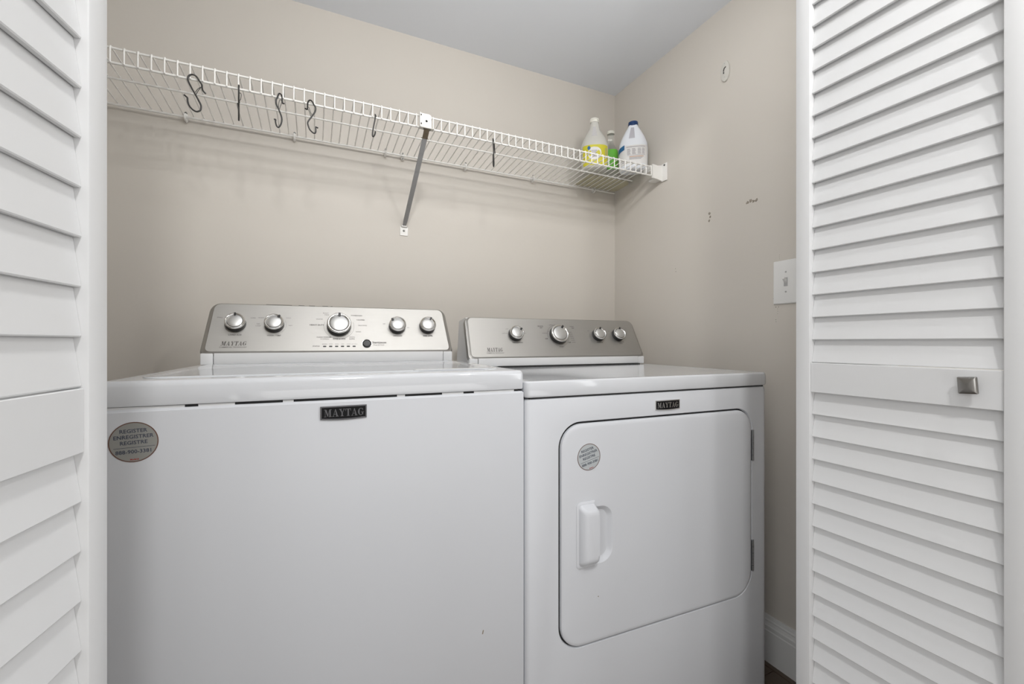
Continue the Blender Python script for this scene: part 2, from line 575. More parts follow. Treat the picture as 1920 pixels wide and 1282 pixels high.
def machine_console(root, s0, s1, d0, z0, d1, z1, taper, base_z, depth, seam):
    """white base plus brushed steel fascia. returns frame function of the slanted face"""
    L = math.hypot(d1 - d0, z1 - z0)
    vd, vz = (d1 - d0) / L, (z1 - z0) / L
    nd, nz = -vz, vd
    cf = lambda p: Vector((p.x, d0 + p.y * vd + p.z * nd, z0 + p.y * vz + p.z * nz))
    # base body behind the fascia
    bm = bmesh.new()
    prof = [(d0 + .014, base_z), (d0 + .012, z0 + .004), (d0 + .02, z0 + .01), (d1 + .016, z1 - .008), (d1 + .03, z1 - .003), (depth, z1 - .012), (depth, base_z)]
    ins = taper * .6 + .006
    loft(bm, [[(s0 + .010, d, z) for d, z in prof[:3]] + [(s0 + .010 + ins, d, z) for d, z in prof[3:6]] + [(s0 + .010, *prof[6])],
              [(s1 - .010, d, z) for d, z in prof[:3]] + [(s1 - .010 - ins, d, z) for d, z in prof[3:6]] + [(s1 - .010, *prof[6])]])
    obj('console_body', bm, M['plastic'], root)
    # front skirt strip below the steel, between two end caps
    bm = bmesh.new()
    box(bm, (s0 + seam, d0 + .002, base_z + .0015), (s1 - seam, d0 + .02, z0 + .006), .0015)
    obj('console_skirt', bm, M['plastic'], root, True)
    for a, b in ((s0 + .004, s0 + seam - .0015), (s1 - seam + .0015, s1 - .004)):
        bm = bmesh.new()
        box(bm, (a, d0 + .004, base_z), (b, d0 + .05, z0 + .006), .003)
        obj('console_end_cap', bm, M['plastic'], root, True)
    # steel fascia
    def outline(ins, h, r):
        pts = []
        for (x, y) in rrect(0, 0, 1, L, 0, 1):
            pass
        out = []
        x0, x1 = s0 + ins, s1 - ins
        for (x, y) in rrect(x0, ins, x1, L - ins * .45, (r * .95, r * .95, r * 1.2, r * 1.2), 7):
            t = y / L
            k_ = (x - (s0 + s1) / 2) / ((s1 - s0) / 2)
            out.append((x - k_ * taper * t, y, h))
        return out
    bm = bmesh.new()
    loft(bm, [outline(.004, -.024, .018), outline(0, -.016, .02), outline(.0, -.010, .02), outline(.003, -.004, .019)], cap0=True, cap1=False, f=cf)
    loft(bm, [outline(.003, -.004, .019), outline(.0105, -.0012, .014), outline(.012, 0, .013), ], cap0=False, cap1=True, f=cf)
    bmesh.ops.remove_doubles(bm, verts=bm.verts[:], dist=1e-5)
    fas = obj('steel_fascia', bm, M['steel'], root, True, 20)
    return cf, L, fas

def badge(root, s0, s1, z0, z1, ink, y=-0.0, parent=None, dim=False):
    f = lambda p: Vector((p.x, y - p.z, p.y))
    bm = bmesh.new()
    n = 16
    top = [(s0 + (s1 - s0) * k / n, z1) for k in range(n + 1)]
    bot = [(s1 - (s1 - s0) * k / n, z0 + .0016 - .0022 * math.sin(math.pi * k / n)) for k in range(n + 1)]
    out = top[::-1] + bot[::-1]
    def sh(pts, i, h):
        cx, cz = (s0 + s1) / 2, (z0 + z1) / 2
        return [(cx + (x - cx) * (1 - i / ((s1 - s0) / 2)), cz + (z - cz) * (1 - i / ((z1 - z0) / 2)), h) for x, z in pts]
    loft(bm, [sh(out, 0, 0), sh(out, 0, .002), sh(out, .0008, .003), sh(out, .002, .003), sh(out, .0024, .0022)], f, cap1=False)
    b = obj('brand_badge', bm, ink if dim else M['chrome'], parent or root)
    bm = bmesh.new()
    p = sh(out, .0022, .0023)
    bm.faces.new([bm.verts.new(f(Vector(v))) for v in p])
    obj('badge_inset', bm, M['badge_black'], b)
    bm = bmesh.new()
    w = s1 - s0
    hgt = z1 - z0
    wordmark(bm, s0 + w * .08, s1 - w * .06, z0 + hgt * .25, z1 - hgt * .22, f, .0028)
    obj('badge_lettering', bm, ink, b)
    return b

def sticker(parent, s, z, r, y, body, ink, rot):
    f = lambda p: Vector((p.x, y - p.z, p.y))
    bm = bmesh.new()
    lathe(bm, [(0, 0), (r, 0), (r, .0004), (0, .0004)], lambda p: f(Vector((s + p.x, z + p.y, p.z))), 48)
    st = obj('registration_sticker', bm, body, parent)
    bm = bmesh.new()
    ring(bm, s, z, r * .955, r * 1.0, .0006, f)
    obj('sticker_rim', bm, M['rim_brown'], st)
    bm = bmesh.new()
    c, sn = math.cos(rot), math.sin(rot)
    def T(t, dy, size, dx=0.0, mi=0, sx=1.0):
        put_text(bm, t, s + dx * c - dy * sn, z + dx * sn + dy * c, size, f, bold=.00012, rot=rot, h=.0006, sx=sx, mi=mi)
    T('REGISTER', r * .55, r * .26)
    T('ENREGISTRER', r * .26, r * .26)
    T('REGISTRE', -r * .03, r * .26)
    T('888-900-3381', -r * .48, r * .26)
    T('Model #', -r * .86, r * .1, mi=1)
    g = lambda p: f(Vector((s + p.x * c - p.y * sn, z + p.x * sn + p.y * c, p.z)))
    vs = [bm.verts.new(g(Vector(p))) for p in ((-r * .8, -r * .27, .0006), (r * .84, -r * .27, .0006), (r * .84, -r * .25, .0006), (-r * .8, -r * .25, .0006))]
    bm.faces.new(vs)
    obj('sticker_print', bm, [ink, M['label_red']], st)
    return st

# ---- washer
wa = empty('washing_machine', (0.4010, 0.8115, 0), ANG)
tag(wa, 'white top-load washing machine on the left with a wide brushed steel control console', 'washing machine')
WW, WD = 0.6985, 0.68
bm = bmesh.new()
fz = lambda p: Vector((p.x, p.y, p.z))
rr_loft(bm, -WW, 0, 0, WD, (.004, .003, .01, .01), [(.002, .018), (0, .022), (0, .893), (.0035, .8968)], fz, n=4)
obj('cabinet', bm, M['enamel'], wa, True)
bm = bmesh.new()
box(bm, (-WW + .012, .006, .893), (-.012, WD - .02, .904))
obj('seam_gap_shade', bm, M['gap'], wa)  # black slab painting in the darkness of the open seam
for a, b_ in ((-.692, -.589), (-.571, -.521), (-.4508, -.4345), (-.2604, -.2457), (-.1742, -.1311), (-.1089, -.0216)):
    bm = bmesh.new()
    box(bm, (a, .004, .8945), (b_, .009, .9005))
    obj('seam_strip', bm, M['plastic'], wa)
bm = bmesh.new()
rr_loft(bm, -WW, 0, 0, WD, (.010, .008, .012, .012), [(.001, .9015), (0, .904), (0, .931), (.0015, .9365), (.005, .9395), (.010, .9405)], fz, n=5)
obj('top_panel', bm, M['enamel_top'], wa, True)
bm = bmesh.new()
rr_loft(bm, -.664, .045, -.034, .478, (.03, .03, .006, .006), [(0, .9403), (0, .9418), (.002, .9430), (.012, .9432), (.018, .9412)], fz, n=6)
obj('lid', bm, M['enamel_top'], wa, True, 25)
bm = bmesh.new()
rr_loft(bm, -.22, .045, -.06, .075, .012, [(0, .941), (.0, .9436), (.004, .9446)], fz, n=5)
obj('lid_handle', bm, M['enamel_top'], wa, True, 25)
for sx in (-WW + .05, -.05):
    for dd in (.05, WD - .06):
        bm = bmesh.new()
        lathe(bm, [(0, 0), (.02, 0), (.02, .008), (.008, .01), (.008, .02), (0, .02)], lambda p: Vector((sx + p.x, dd + p.y, p.z)), 16)
        obj('foot', bm, M['black'], wa)

cf, L, fas = machine_console(wa, -.688, -.022, .485, .965, .555, 1.108, .013, .941, .665, .034)
for s, v, R, pt in ((-.6117, .0925, .0242, 92), (-.5203, .0920, .0242, 55), (-.3547, .0907, .0330, 88), (-.190, .0912, .0250, 135), (-.0976, .0925, .0250, 62)):
    knob_part(wa, cf, s, v, R, pt)
# start button
bm = bmesh.new()
bf = lambda p: cf(Vector((-.2795 + p.x, .0335 + p.y, p.z)))
lathe(bm, [(0, 0), (.0125, 0), (.0125, .003), (.0105, .0045), (.0095, .0030), (0, .0022)], bf, 32)
b = obj('start_button', bm, M['black'], wa, True)
bm = bmesh.new()
ring(bm, -.2795, .0335, .0125, .0137, .0005, cf)
obj('button_bezel', bm, M['chrome'], b)
# status lights
for k in range(6):
    bm = bmesh.new()
    cx = -.3928 + k * .0156
    rr_loft(bm, cx - .0042, .0232, cx + .0042, .0268, .0012, [(0, 0), (0, .0007), (.0005, .0009)], cf, n=3)
    obj('status_light', bm, M['black'], wa)
bm = bmesh.new()
wordmark(bm, -.6415, -.5840, .0285, .0405, cf, .0003, shear=.18)
obj('brand_lettering', bm, M['ink'], wa)
bm = bmesh.new()
def T(t, x, y, size=.0052, al='CENTER', bold=0.0):
    put_text(bm, t, x, y, size, cf, al, bold, h=.0003)
T('COMMERCIAL TECHNOLOGY', -.613, .0235, .0046, bold=.00005)
T('LOAD SIZE', -.6117, .0600, .0062, bold=.00008)
T('WASH TEMP', -.5203, .0585, .0062, bold=.00008)
T('SMALL', -.650, .112, .0045); T('SUPER', -.573, .112, .0045)
T('WARM', -.554, .113, .0045); T('COLD', -.487, .114, .0045); T('HOT', -.481, .090, .0045)
T('TAP', -.560, .094, .0045); T('COLD', -.560, .088, .0045)
T('NORMAL', -.3547, .1330, .0050); T('WHITES', -.3547, .1385, .0001)
T('BULKY', -.3905, .1325, .0050); T('ITEMS', -.3880, .1265, .0050)
T('WHITES', -.4075, .1120, .0050); T('HEAVY DUTY', -.4140, .0930, .0062, bold=.0002)
T('POWERWASH', -.3060, .1265, .0050, bold=.0001); T('COLORED', -.2950, .1120, .0050, bold=.0001)
T('DELICATES', -.2900, .0930, .0050); T('HAND', -.3020, .0720, .0050)
T('CLEAN WASHER', -.3950, .0540, .0052, bold=.00008); T('W/AFFRESH', -.3930, .0480, .0045)
T('RINSE & SPIN', -.3547, .0485, .0058, bold=.00012); T('DRAIN', -.3200, .0545, .0050); T('& SPIN', -.3200, .0485, .0050, bold=.0001)
T('STATUS', -.4150, .0255, .0052, bold=.0001)
for k, w in enumerate(('SENSING', 'WASH', 'RINSE', 'SPIN', 'DONE', 'LID LOCK')):
    T(w, -.3928 + k * .0158, .0322, .0036)
put_text(bm, 'Start/pause', -.2640, .0372, .0088, cf, 'LEFT', .0002, h=.0003)
put_text(bm, 'Press & Hold', -.2620, .0290, .0058, cf, 'LEFT', h=.0003)
T('OPTIONS', -.190, .0595, .0062, bold=.00008); T('SOIL LEVEL', -.0976, .0600, .0062, bold=.00025)
T('OFF', -.228, .100, .0045); T('ON', -.157, .088, .0045); T('EXTRA', -.085, .126, .0045)
ring(bm, -.3547, .0897, .0405, .0410, .0003, cf, a0=-200, a1=20)
ring(bm, -.5203, .0915, .0285, .0288, .0003, cf, a0=-50, a1=30)
obj('printed_legend', bm, M['ink_soft'], wa)['kind'] = 'stuff'
# dark strips painting in the shaded gaps along the top edge of the console
for a, b_ in ((-.545, -.480), (-.463, -.448), (-.436, -.42), (-.40, -.385), (-.378, -.372)):
    bm = bmesh.new()
    box(bm, (a, L - .0012, -.012), (b_, L + .0009, -.006), f=cf)
    obj('top_gap_shade', bm, M['gap'], wa)
badge(wa, -.3923, -.3150, .8618, .8864, M['badge_grey'], dim=True)
sticker(wa, -.6515, .8478, .0306, 0.0, M['silver_label'], M['label_ink'], math.radians(2))
bm = bmesh.new()
box(bm, (-.0925, -.0004, .409), (-.0908, .001, .4165), f=lambda p: Vector((p.x + (p.z - .412) * .25, p.y, p.z)))
obj('enamel_chip', bm, M['chip'], wa)

# ---- dryer
dr = empty('clothes_dryer', (0.4014, 0.8070, 0), ANG)
tag(dr, 'white clothes dryer on the right with a front door, side hinges and steel console', 'dryer')
DW, DD = 0.7373, 0.68
bm = bmesh.new()
rr_loft(bm, 0.0015, 0, DW - .0015, DD, (.011, .021, .01, .01), [(.001, .018), (0, .022), (0, .872), (.002, .877), (.006, .8785)], fz, n=8)
cab = obj('cabinet', bm, M['enamel'], dr, True)
cb = bmesh.new()
g = lambda p: Vector((p.x, p.z, p.y))
DX0, DX1, DZ0, DZ1 = .084, .6705, .3262, .8190
DR = (.052, .060, .052, .052)
rr_loft(cb, DX0 - .0032, DZ0 - .0032, DX1 + .0015, DZ1 + .0036, tuple(r + .003 for r in DR), [(-.003, -.02), (-.0020, -.0005), (0, .003), (0, .022)], g, n=10)
boolean(cab, cb)
bm = bmesh.new()
box(bm, (.014, .006, .870), (DW - .014, DD - .02, .886))
obj('seam_gap_shade', bm, M['gap'], dr)  # black slab that paints the shade in the gap under the top
bm = bmesh.new()
rr_loft(bm, 0, -.003, DW, DD, (.012, .022, .012, .012), [(.003, .8822), (.001, .8838), (0, .887), (0, .908), (.0015, .9135), (.005, .9165), (.012, .9172), (.024, .9158)], fz, n=8)
obj('top_panel', bm, M['enamel_top'], dr, True, 25)
# door
bm = bmesh.new()
rr_loft(bm, DX0 + .001, DZ0, DX1 - .002, DZ1 - .0005, DR, [(.001, .0070), (0, .006), (0, .001), (.0012, -.0014), (.004, -.0030), (.010, -.0036)], g, n=10)
dd_ = obj('dryer_door', bm, M['enamel'], dr, True)
cb = bmesh.new()
rr_loft(cb, .150, .5035, .2165, .629, (.02, .030, .030, .02), [(-.006, -.02), (-.003, -.0045), (.001, -.002), (.005, .003), (.009, .0055)], g, n=8)
boolean(dd_, cb)
bm = bmesh.new()
rr_loft(bm, DX0 - .0030, DZ0 - .0030, DX1 + .0013, DZ1 + .0034, tuple(r + .003 for r in DR), [(0, .0075), (0, .0100)], g, n=10)
obj('door_gap_shade', bm, M['gap'], dr)  # dark slab behind the door, painting the shade in its gap
bm = bmesh.new()
rr_loft(bm, .122, .4985, .1700, .6455, (.010, .002, .002, .010), [(0, -.003), (0, -.005), (.0025, -.0062), (.0045, -.0066)], g, n=6)
obj('handle_rim', bm, M['enamel'], dd_, True, 25)
bm = bmesh.new()
hp = []
def hl(x0, x1, z0, z1, y, r): return [(x, z, y) for x, z in rrect(x0, z0, x1, z1, r, 6)]
loft(bm, [hl(.1265, .1705, .5045, .6405, -.005, .008), hl(.1275, .1708, .507, .638, -.010, .009), hl(.1335, .1715, .513, .632, -.0195, .009),
          hl(.139, .1705, .520, .6265, -.0228, .008), hl(.145, .166, .528, .619, -.0236, .006)], g)
obj('door_handle', bm, M['enamel'], dd_, True, 50)
sticker(dd_, .1542, .7440, .0298, -.0036, M['blue_label'], M['label_ink'], math.radians(14))
bm = bmesh.new()
disc(bm, .1789, .4277, .0013, .0040, lambda p: Vector((p.x, -p.z, p.y)), 8)
obj('enamel_chip', bm, M['chip'], dd_)
for z0, z1 in ((.680, .7625), (.3825, .4655)):
    bm = bmesh.new()
    box(bm, (.6712, -.0022, z0), (.6785, .004, z1), .0006, seg=1)
    n = 5
    for k in range(n):
        a = z0 + (z1 - z0) * (k + .04) / n
        b_ = z0 + (z1 - z0) * (k + .96) / n
        tube(bm, [(.6722, -.0030, a), (.6722, -.0030, b_)], .0023, 8)
    obj('hinge', bm, M['hinge'], dr, True)
badge(dr, .3424, .4180, .8347, .8588, M['chrome'])
for sx in (.05, DW - .05):
    for dd in (.05, DD - .06):
        bm = bmesh.new()
        lathe(bm, [(0, 0), (.02, 0), (.02, .008), (.008, .01), (.008, .02), (0, .02)], lambda p: Vector((sx + p.x, dd + p.y, p.z)), 16)
        obj('foot', bm, M['black'], dr)
cf, L, fas = machine_console(dr, .024, .722, .485, .941, .560, 1.086, .006, .9195, .665, .034)
bm = bmesh.new()
box(bm, (.13, .4845, .9165), (.694, .51, .9205))
obj('seam_strip', bm, M['gap'], dr)
for s, v, R, pt in ((.2029, .0946, .0255, 35), (.3682, .0925, .0345, 60), (.5358, .0937, .0250, 75), (.6240, .0943, .0250, 78)):
    knob_part(dr, cf, s, v, R, pt)
bm = bmesh.new()
wordmark(bm, .0905, .1460, .0305, .0445, cf, .0003, shear=.18)
obj('brand_lettering', bm, M['ink'], dr)
bm = bmesh.new()
T('COMMERCIAL TECHNOLOGY', .119, .0255, .0046, bold=.00005)
T('TEMPERATURE', .2060, .0640, .0060, bold=.00008)
T('COTTON', .165, .099, .0045); T('LOW', .176, .116, .0042); T('HOT', .241, .100, .0042)
T('SENSOR', .3060, .1290, .0062, bold=.00015); T('DRY', .3080, .1225, .0058, bold=.00015)
T('NORMAL DRY', .3560, .1345, .0045); T('DRY', .387, .131, .0042)
T('TIMED', .4340, .1290, .0062); T('DRY', .4370, .1225, .0055, bold=.00015)
T('MORE DRY', .3180, .1010, .0045); T('DRY', .334, .109, .0042)
for k, w in enumerate(('MORE', '60 MIN', '50 MIN', '40 MIN', '30 MIN', '20 MIN')):
    T(w, .4210 + .001 * k, .106 - .0082 * k, .0045)
T('OFF', .3190, .0790, .0065, bold=.0002); T('OFF', .4080, .0640, .0065, bold=.0002)
T('START', .3720, .0470, .0065, bold=.0001)
T('WRINKLE', .5358, .0645, .0062, bold=.00008)
T('CYCLE END', .6300, .0665, .0056, bold=.00008); T('SIGNAL', .6300, .0600, .0048)
T('OFF', .500, .112, .0042); T('OFF', .590, .112, .0042)
ring(bm, .3682, .0918, .0415, .0421, .0003, cf, a0=-70, a1=190)
obj('printed_legend', bm, M['ink_soft'], dr)['kind'] = 'stuff'
bm = bmesh.new()
disc(bm, .700, .30, .0022, .9185, fz, 10)
obj('enamel_chip', bm, M['chip'], dr)

# ------------------------------------------------------------ wire shelf
sh = empty('wire_shelf', (0, 0, 0))
tag(sh, 'white vinyl-coated wire shelf running along the back wall above the machines', 'shelf')
SX0, SX1 = -0.765, 1.282
FY, RY = 1.345, 1.636
FZ, LZ, RZ = 1.7155, 1.6765, 1.7035
def zd(y): return FZ + (RZ - FZ) * (y - FY) / (RY - FY)
for nm, y, z, r, x1 in (('top_rod', FY + .003, FZ - .004, .0028, 1.243), ('lip_rod', FY + .0045, LZ, .0030, 1.243),
                    ('middle_rod', 1.487, zd(1.487) - .0052, .0028, SX1 - .02), ('rear_rod', RY, RZ - .0045, .0032, SX1)):
    bm = bmesh.new()
    tube(bm, [(SX0, y, z), ((SX0 + SX1) / 2, y, z), (x1, y, z)], r, 10)
    obj(nm, bm, M['wire'], sh, True, 60)
bm = bmesh.new()
pts = [(0, RY + .004, RZ), (0, 1.5, zd(1.5)), (0, FY + .008, FZ - .0002), (0, FY + .003, FZ), (0, FY - .0005, FZ - .003), (0, FY - .0008, FZ - .01), (0, FY - .0008, LZ - .002)]
tube(bm, pts, .0019, 8)
dw = obj('deck_wire', bm, M['wire'], sh, True, 60)
x = -0.4482 - 12 * .02635
xs = []
while x < 1.241:
    xs.append(x)
    x += .02635
for i, x in enumerate(xs):
    o = dw if i == 0 else bpy.data.objects.new('deck_wire', dw.data)
    if i:
        C.objects.link(o)
        o.parent = sh
    o.location = (x, 0, 0)
# the end rod at the right wall
for x, z in ((-.365, 1.7075), (-.063, 1.7065), (.238, 1.707), (.548, 1.710), (.852, 1.7095), (1.169, 1.712)):
    bm = bmesh.new()
    box(bm, (x - .0045, WY - .016, z - .017), (x + .0045, WY - .0005, z + .004), .002)
    tube(bm, catmull([(x, WY - .006, z - .002), (x, RY + .004, z + .002), (x, RY - .006, RZ - .001), (x, RY - .007, RZ - .009), (x, RY + .002, RZ - .014), (x, WY - .004, RZ - .013)]), .0032, 8, sc=(1, 1))
    c = obj('wall_clip', bm, M['wire'], sh, True)
    bm = bmesh.new()
    lathe(bm, [(0, 0), (.0038, 0), (.0032, .002), (0, .0026)], lambda p: Vector((x + .001 + p.x, WY - .016 - p.z, z + .0045 + p.y)), 14)
    obj('screw', bm, M['screw'], c, True)
bm = bmesh.new()
box(bm, (.296, WY - .014, 1.6865), (.307, WY - .0005, 1.7125), .002)
c = obj('wall_clip', bm, M['wire'], sh, True)
for dz in (1.7085, 1.6905):
    bm = bmesh.new()
    lathe(bm, [(0, 0), (.0036, 0), (.003, .002), (0, .0026)], lambda p: Vector((.3015 + p.x, WY - .014 - p.z, dz + p.y)), 14)
    obj('screw', bm, M['screw'], c, True)

# right end bracket of the shelf
eb = empty('shelf_end_bracket', (0, 0, 0))
tag(eb, 'white plastic shelf end bracket screwed to the right wall at the shelf end', 'bracket')
bm = bmesh.new()
box(bm, (WX - .0055, 1.318, 1.657), (WX - .0003, 1.348, 1.728), .0015)
obj('wall_flange', bm, M['wire'], eb, True)
bm = bmesh.new()
pr = [(1.270, 1.664), (WX - .001, 1.659), (WX - .001, 1.724), (1.270, 1.719), (1.245, 1.7215), (1.245, 1.6655)]
loft(bm, [[(a, 1.342, b_) for a, b_ in pr], [(a, 1.349, b_) for a, b_ in pr]])
obj('bracket_web', bm, M['wire'], eb)
bm = bmesh.new()
box(bm, (1.262, 1.349, 1.665), (WX - .002, 1.385, 1.670), .001)
box(bm, (1.247, 1.349, 1.6985), (1.252, 1.400, 1.719), .001)
obj('bracket_shelf', bm, M['wire'], eb)
bm = bmesh.new()
lathe(bm, [(0, 0), (.0042, 0), (.0034, .002), (0, .0026)], lambda p: Vector((WX - .0055 - p.z, 1.330 + p.x, 1.7205 + p.y)), 14)
obj('screw', bm, M['screw'], eb, True)

# centre brace
br = empty('shelf_brace', (0, 0, 0))
tag(br, 'grey diagonal steel brace with white end plates propping the middle of the wire shelf', 'brace')
bm = bmesh.new()
f2 = lambda p: Vector((p.x, 1.336 - p.z, p.y))
rr_loft(bm, .3005, 1.6725, .3345, 1.7145, (.001, .001, .008, .002), [(0, 0), (0, .0016), (.0005, .002)], f2, n=4)
box(bm, (.2975, 1.331, 1.672), (.3005, 1.345, 1.7155), .0004)
pl = obj('front_plate', bm, M['wire'], br, True)
bm = bmesh.new()
box(bm, (.297, 1.3335, 1.6705), (.343, 1.350, 1.6725), .0006)
obj('plate_lip', bm, M['ivory'], br, True)
for (x, z, r, xx) in ((.3185, 1.6915, .0036, 0),):
    bm = bmesh.new()
    disc(bm, x, z, r, .0023, f2, 16)
    obj('screw_hole', bm, M['gap'], pl)
for z in (1.7070, 1.6800):
    bm = bmesh.new()
    disc(bm, .3012, z, .0022, .0060, f2, 12)
    obj('screw_hole', bm, M['gap'], pl)
A_ = Vector((.3215, 1.343, 1.669))
B_ = Vector((.3085, 1.6485, 1.4385))
def strap(bm, a, b_, w, t, pinch):
    ax = (b_ - a).normalized()
    wx = Vector((1, 0, 0))
    wx = (wx - ax * wx.dot(ax)).normalized()
    nn = ax.cross(wx)
    prof = [(-w, 0), (-w * .75, -t * 1.4), (-w * .3, -t * .9), (w * .3, -t * .9), (w * .75, -t * 1.4), (w, 0), (w * .9, t), (-w * .9, t)]
    loops = []
    Ln = (b_ - a).length
    for tt in (0, .01, .03, .06, .5, .94, .97, .99, 1):
        k = pinch if 0.005 < tt < .04 or .96 < tt < .995 else (1.0 if 0.04 <= tt <= .96 else 1.5)
        c = a + ax * Ln * tt
        loops.append([c + wx * x * k + nn * y for x, y in prof])
    loft(bm, loops)
bm = bmesh.new()
strap(bm, A_, B_, .0082, .0022, .85)
obj('diagonal_strap', bm, M['strap'], br, True, 30)
bm = bmesh.new()
ax = (B_ - A_).normalized()
strap(bm, A_ - ax * .002 - Vector((0, .001, -.0005)), A_ + ax * .030 - Vector((0, .001, -.0005)), .0086, .0028, .9)
o = obj('rust_patch', bm, M['rust'], br, True, 30)
o['label'] = 'rusty upper end of the brace'
bm = bmesh.new()
f3 = lambda p: Vector((p.x, WY - .0005 - p.z, p.y))
rr_loft(bm, .2935, 1.4035, .3225, 1.4375, .0015, [(0, 0), (0, .0018), (.0005, .0022)], f3, n=3)
box(bm, (.299, WY - .010, 1.4355), (.3175, WY - .001, 1.4405), .0005)
ft = obj('foot_plate', bm, M['wire'], br, True)
bm = bmesh.new()
lathe(bm, [(0, .0023), (.0042, .0023), (.003, .0034), (0, .0036)], lambda p: f3(Vector((.3075 + p.x, 1.4215 + p.y, p.z))), 16)
obj('screw', bm, M['screw'], ft, True)

# ------------------------------------------------------------ S hooks on the lip rod
def hook(pts, clasp, label, ys=(1.3385, 1.353)):
    root = empty('wire_hook', (sum(p[0] for p in pts) / len(pts), ys[0], min(p[-1] for p in pts)))
    tag(root, label, 'hook', 'black wire hooks hanging from the wire shelf')
    off = root.location
    def P3(p, t):
        if len(p) == 3:
            return Vector(p) - off
        return Vector((p[0], ys[0] + (ys[1] - ys[0]) * t, p[1])) - off
    n = len(pts)
    P = []
    for i, p in enumerate(pts):
        # the open end of the upper loop lies behind the rod, the stem in front of it
        t = max(0.0, 1 - i / 6.0) if i < 7 else 0.0
        P.append(P3(p, t))
    bm = bmesh.new()
    tube(bm, catmull(P, 4), .0020, 8)
    obj('hook_wire', bm, M['hook'], root, True, 80)
    if clasp:
        bm = bmesh.new()
        tube(bm, catmull([P3(c, .15) for c in clasp], 4), .0008, 6)
        obj('clasp_wire', bm, M['hook'], root, True, 80)
    return root
hook([(-0.2582, 1.6479), (-0.2636, 1.6529), (-0.2653, 1.6589), (-0.2655, 1.6659), (-0.2694, 1.672), (-0.2752, 1.681), (-0.281, 1.6835), (-0.2877, 1.6820), (-0.2925, 1.6765), (-0.2934, 1.6671), (-0.2858, 1.6491), (-0.2781, 1.6346), (-0.2713, 1.621), (-0.266, 1.6092), (-0.266, 1.5998), (-0.2684, 1.5945), (-0.2752, 1.5907), (-0.2829, 1.5936), (-0.2906, 1.6024), (-0.2939, 1.6133), (-0.2944, 1.6214), (-0.2972, 1.6242), (-0.3015, 1.6278)],
     [(-0.2781, 1.6405), (-0.2733, 1.6499), (-0.266, 1.657), (-0.2713, 1.648), (-0.2766, 1.6356)],
     'widest open black wire S-hook, nearest the left door, turned flat to view')
# second hook: plane runs nearly along the line of sight
vd = Vector((-.183, 1.34)).normalized()
def edge_on(x0, y0, seq):
    return seq
d2 = (-.1354, .9908)
def eo(x0, dirx, diry, seq):
    return [(x0 + u * dirx + w, 1.346 + u * diry, z) for (u, z, w) in seq]
S_ = [(.020, 1.648, .001), (.014, 1.653, 0), (.012, 1.660, 0), (.011, 1.669, 0), (.006, 1.679, 0), (-.001, 1.6835, 0), (-.008, 1.680, 0), (-.012, 1.671, 0), (-.008, 1.655, 0),
      (0, 1.637, 0), (.007, 1.618, 0), (.010, 1.606, 0), (.007, 1.597, 0), (0, 1.592, 0), (-.010, 1.598, 0), (-.016, 1.610, 0), (-.018, 1.620, -.001), (-.024, 1.626, -.002)]
hook(eo(-.1840, d2[0], d2[1], S_), [(-.183, 1.337, 1.657), (-.180, 1.337, 1.661), (-.1775, 1.338, 1.658), (-.179, 1.339, 1.645), (-.183, 1.340, 1.641)],
     'black wire S-hook seen edge-on as a straight line, second from the left door')
hook([(-0.0769, 1.6648), (-0.0812, 1.6638), (-0.0821, 1.6753), (-0.0829, 1.6815), (-0.086, 1.6845), (-0.0898, 1.6820), (-0.0932, 1.6697), (-0.0958, 1.6633), (-0.0954, 1.6518), (-0.0894, 1.6376), (-0.0834, 1.6214), (-0.0821, 1.61), (-0.0851, 1.5967), (-0.0902, 1.5893), (-0.0945, 1.5918), (-0.0975, 1.6028), (-0.0971, 1.6087), (-0.1013, 1.6088)],
     [(-0.0905, 1.640), (-0.0895, 1.657), (-0.0865, 1.667), (-0.0825, 1.662), (-0.0860, 1.648), (-0.0890, 1.637)],
     'narrow black wire S-hook with its lower tip curling left, third from the left door')
hook([(-0.0247, 1.6632), (-0.0192, 1.6603), (-0.0184, 1.6703), (-0.0171, 1.679), (-0.0128, 1.6840), (-0.0073, 1.6815), (-0.0017, 1.6704), (0.0021, 1.6656), (0.0017, 1.6542), (-0.006, 1.6392), (-0.0171, 1.6199), (-0.0162, 1.6088), (-0.012, 1.5984), (-0.0026, 1.5909), (0.0026, 1.5947), (0.003, 1.6081), (0.0039, 1.6092), (0.009, 1.6074)],
     [(-0.0090, 1.6360), (-0.0140, 1.650), (-0.0180, 1.6605), (-0.0150, 1.6620), (-0.0110, 1.650), (-0.0060, 1.6400)],
     'black wire S-hook with its lower tip turned right, fourth from the left door')
r5 = (.1160, .9932)
hook([(.1695, 1.353, 1.676), (.1685, 1.351, 1.681), (.1655, 1.346, 1.684), (.1650, 1.340, 1.680), (.1645, 1.337, 1.668), (.1610, 1.336, 1.650), (.1580, 1.336, 1.632), (.1565, 1.337, 1.618), (.1575, 1.338, 1.6135), (.1600, 1.340, 1.6145), (.1640, 1.342, 1.622), (.1660, 1.344, 1.632)], None,
     'short black J-shaped wire hook just left of the white brace plate')
d6 = (.377, .926)
hook([(.5620, 1.362, 1.646), (.5605, 1.360, 1.652), (.5585, 1.358, 1.660), (.5560, 1.354, 1.672), (.5510, 1.349, 1.682), (.5465, 1.342, 1.6845), (.5440, 1.337, 1.680), (.5440, 1.335, 1.665), (.5460, 1.337, 1.645), (.5485, 1.341, 1.625), (.5510, 1.344, 1.605), (.5505, 1.344, 1.595), (.5475, 1.340, 1.591), (.5445, 1.336, 1.597), (.5430, 1.333, 1.612), (.5422, 1.331, 1.625), (.5415, 1.330, 1.6275)], None,
     'narrow black wire S-hook hanging alone between the brace and the bottles')

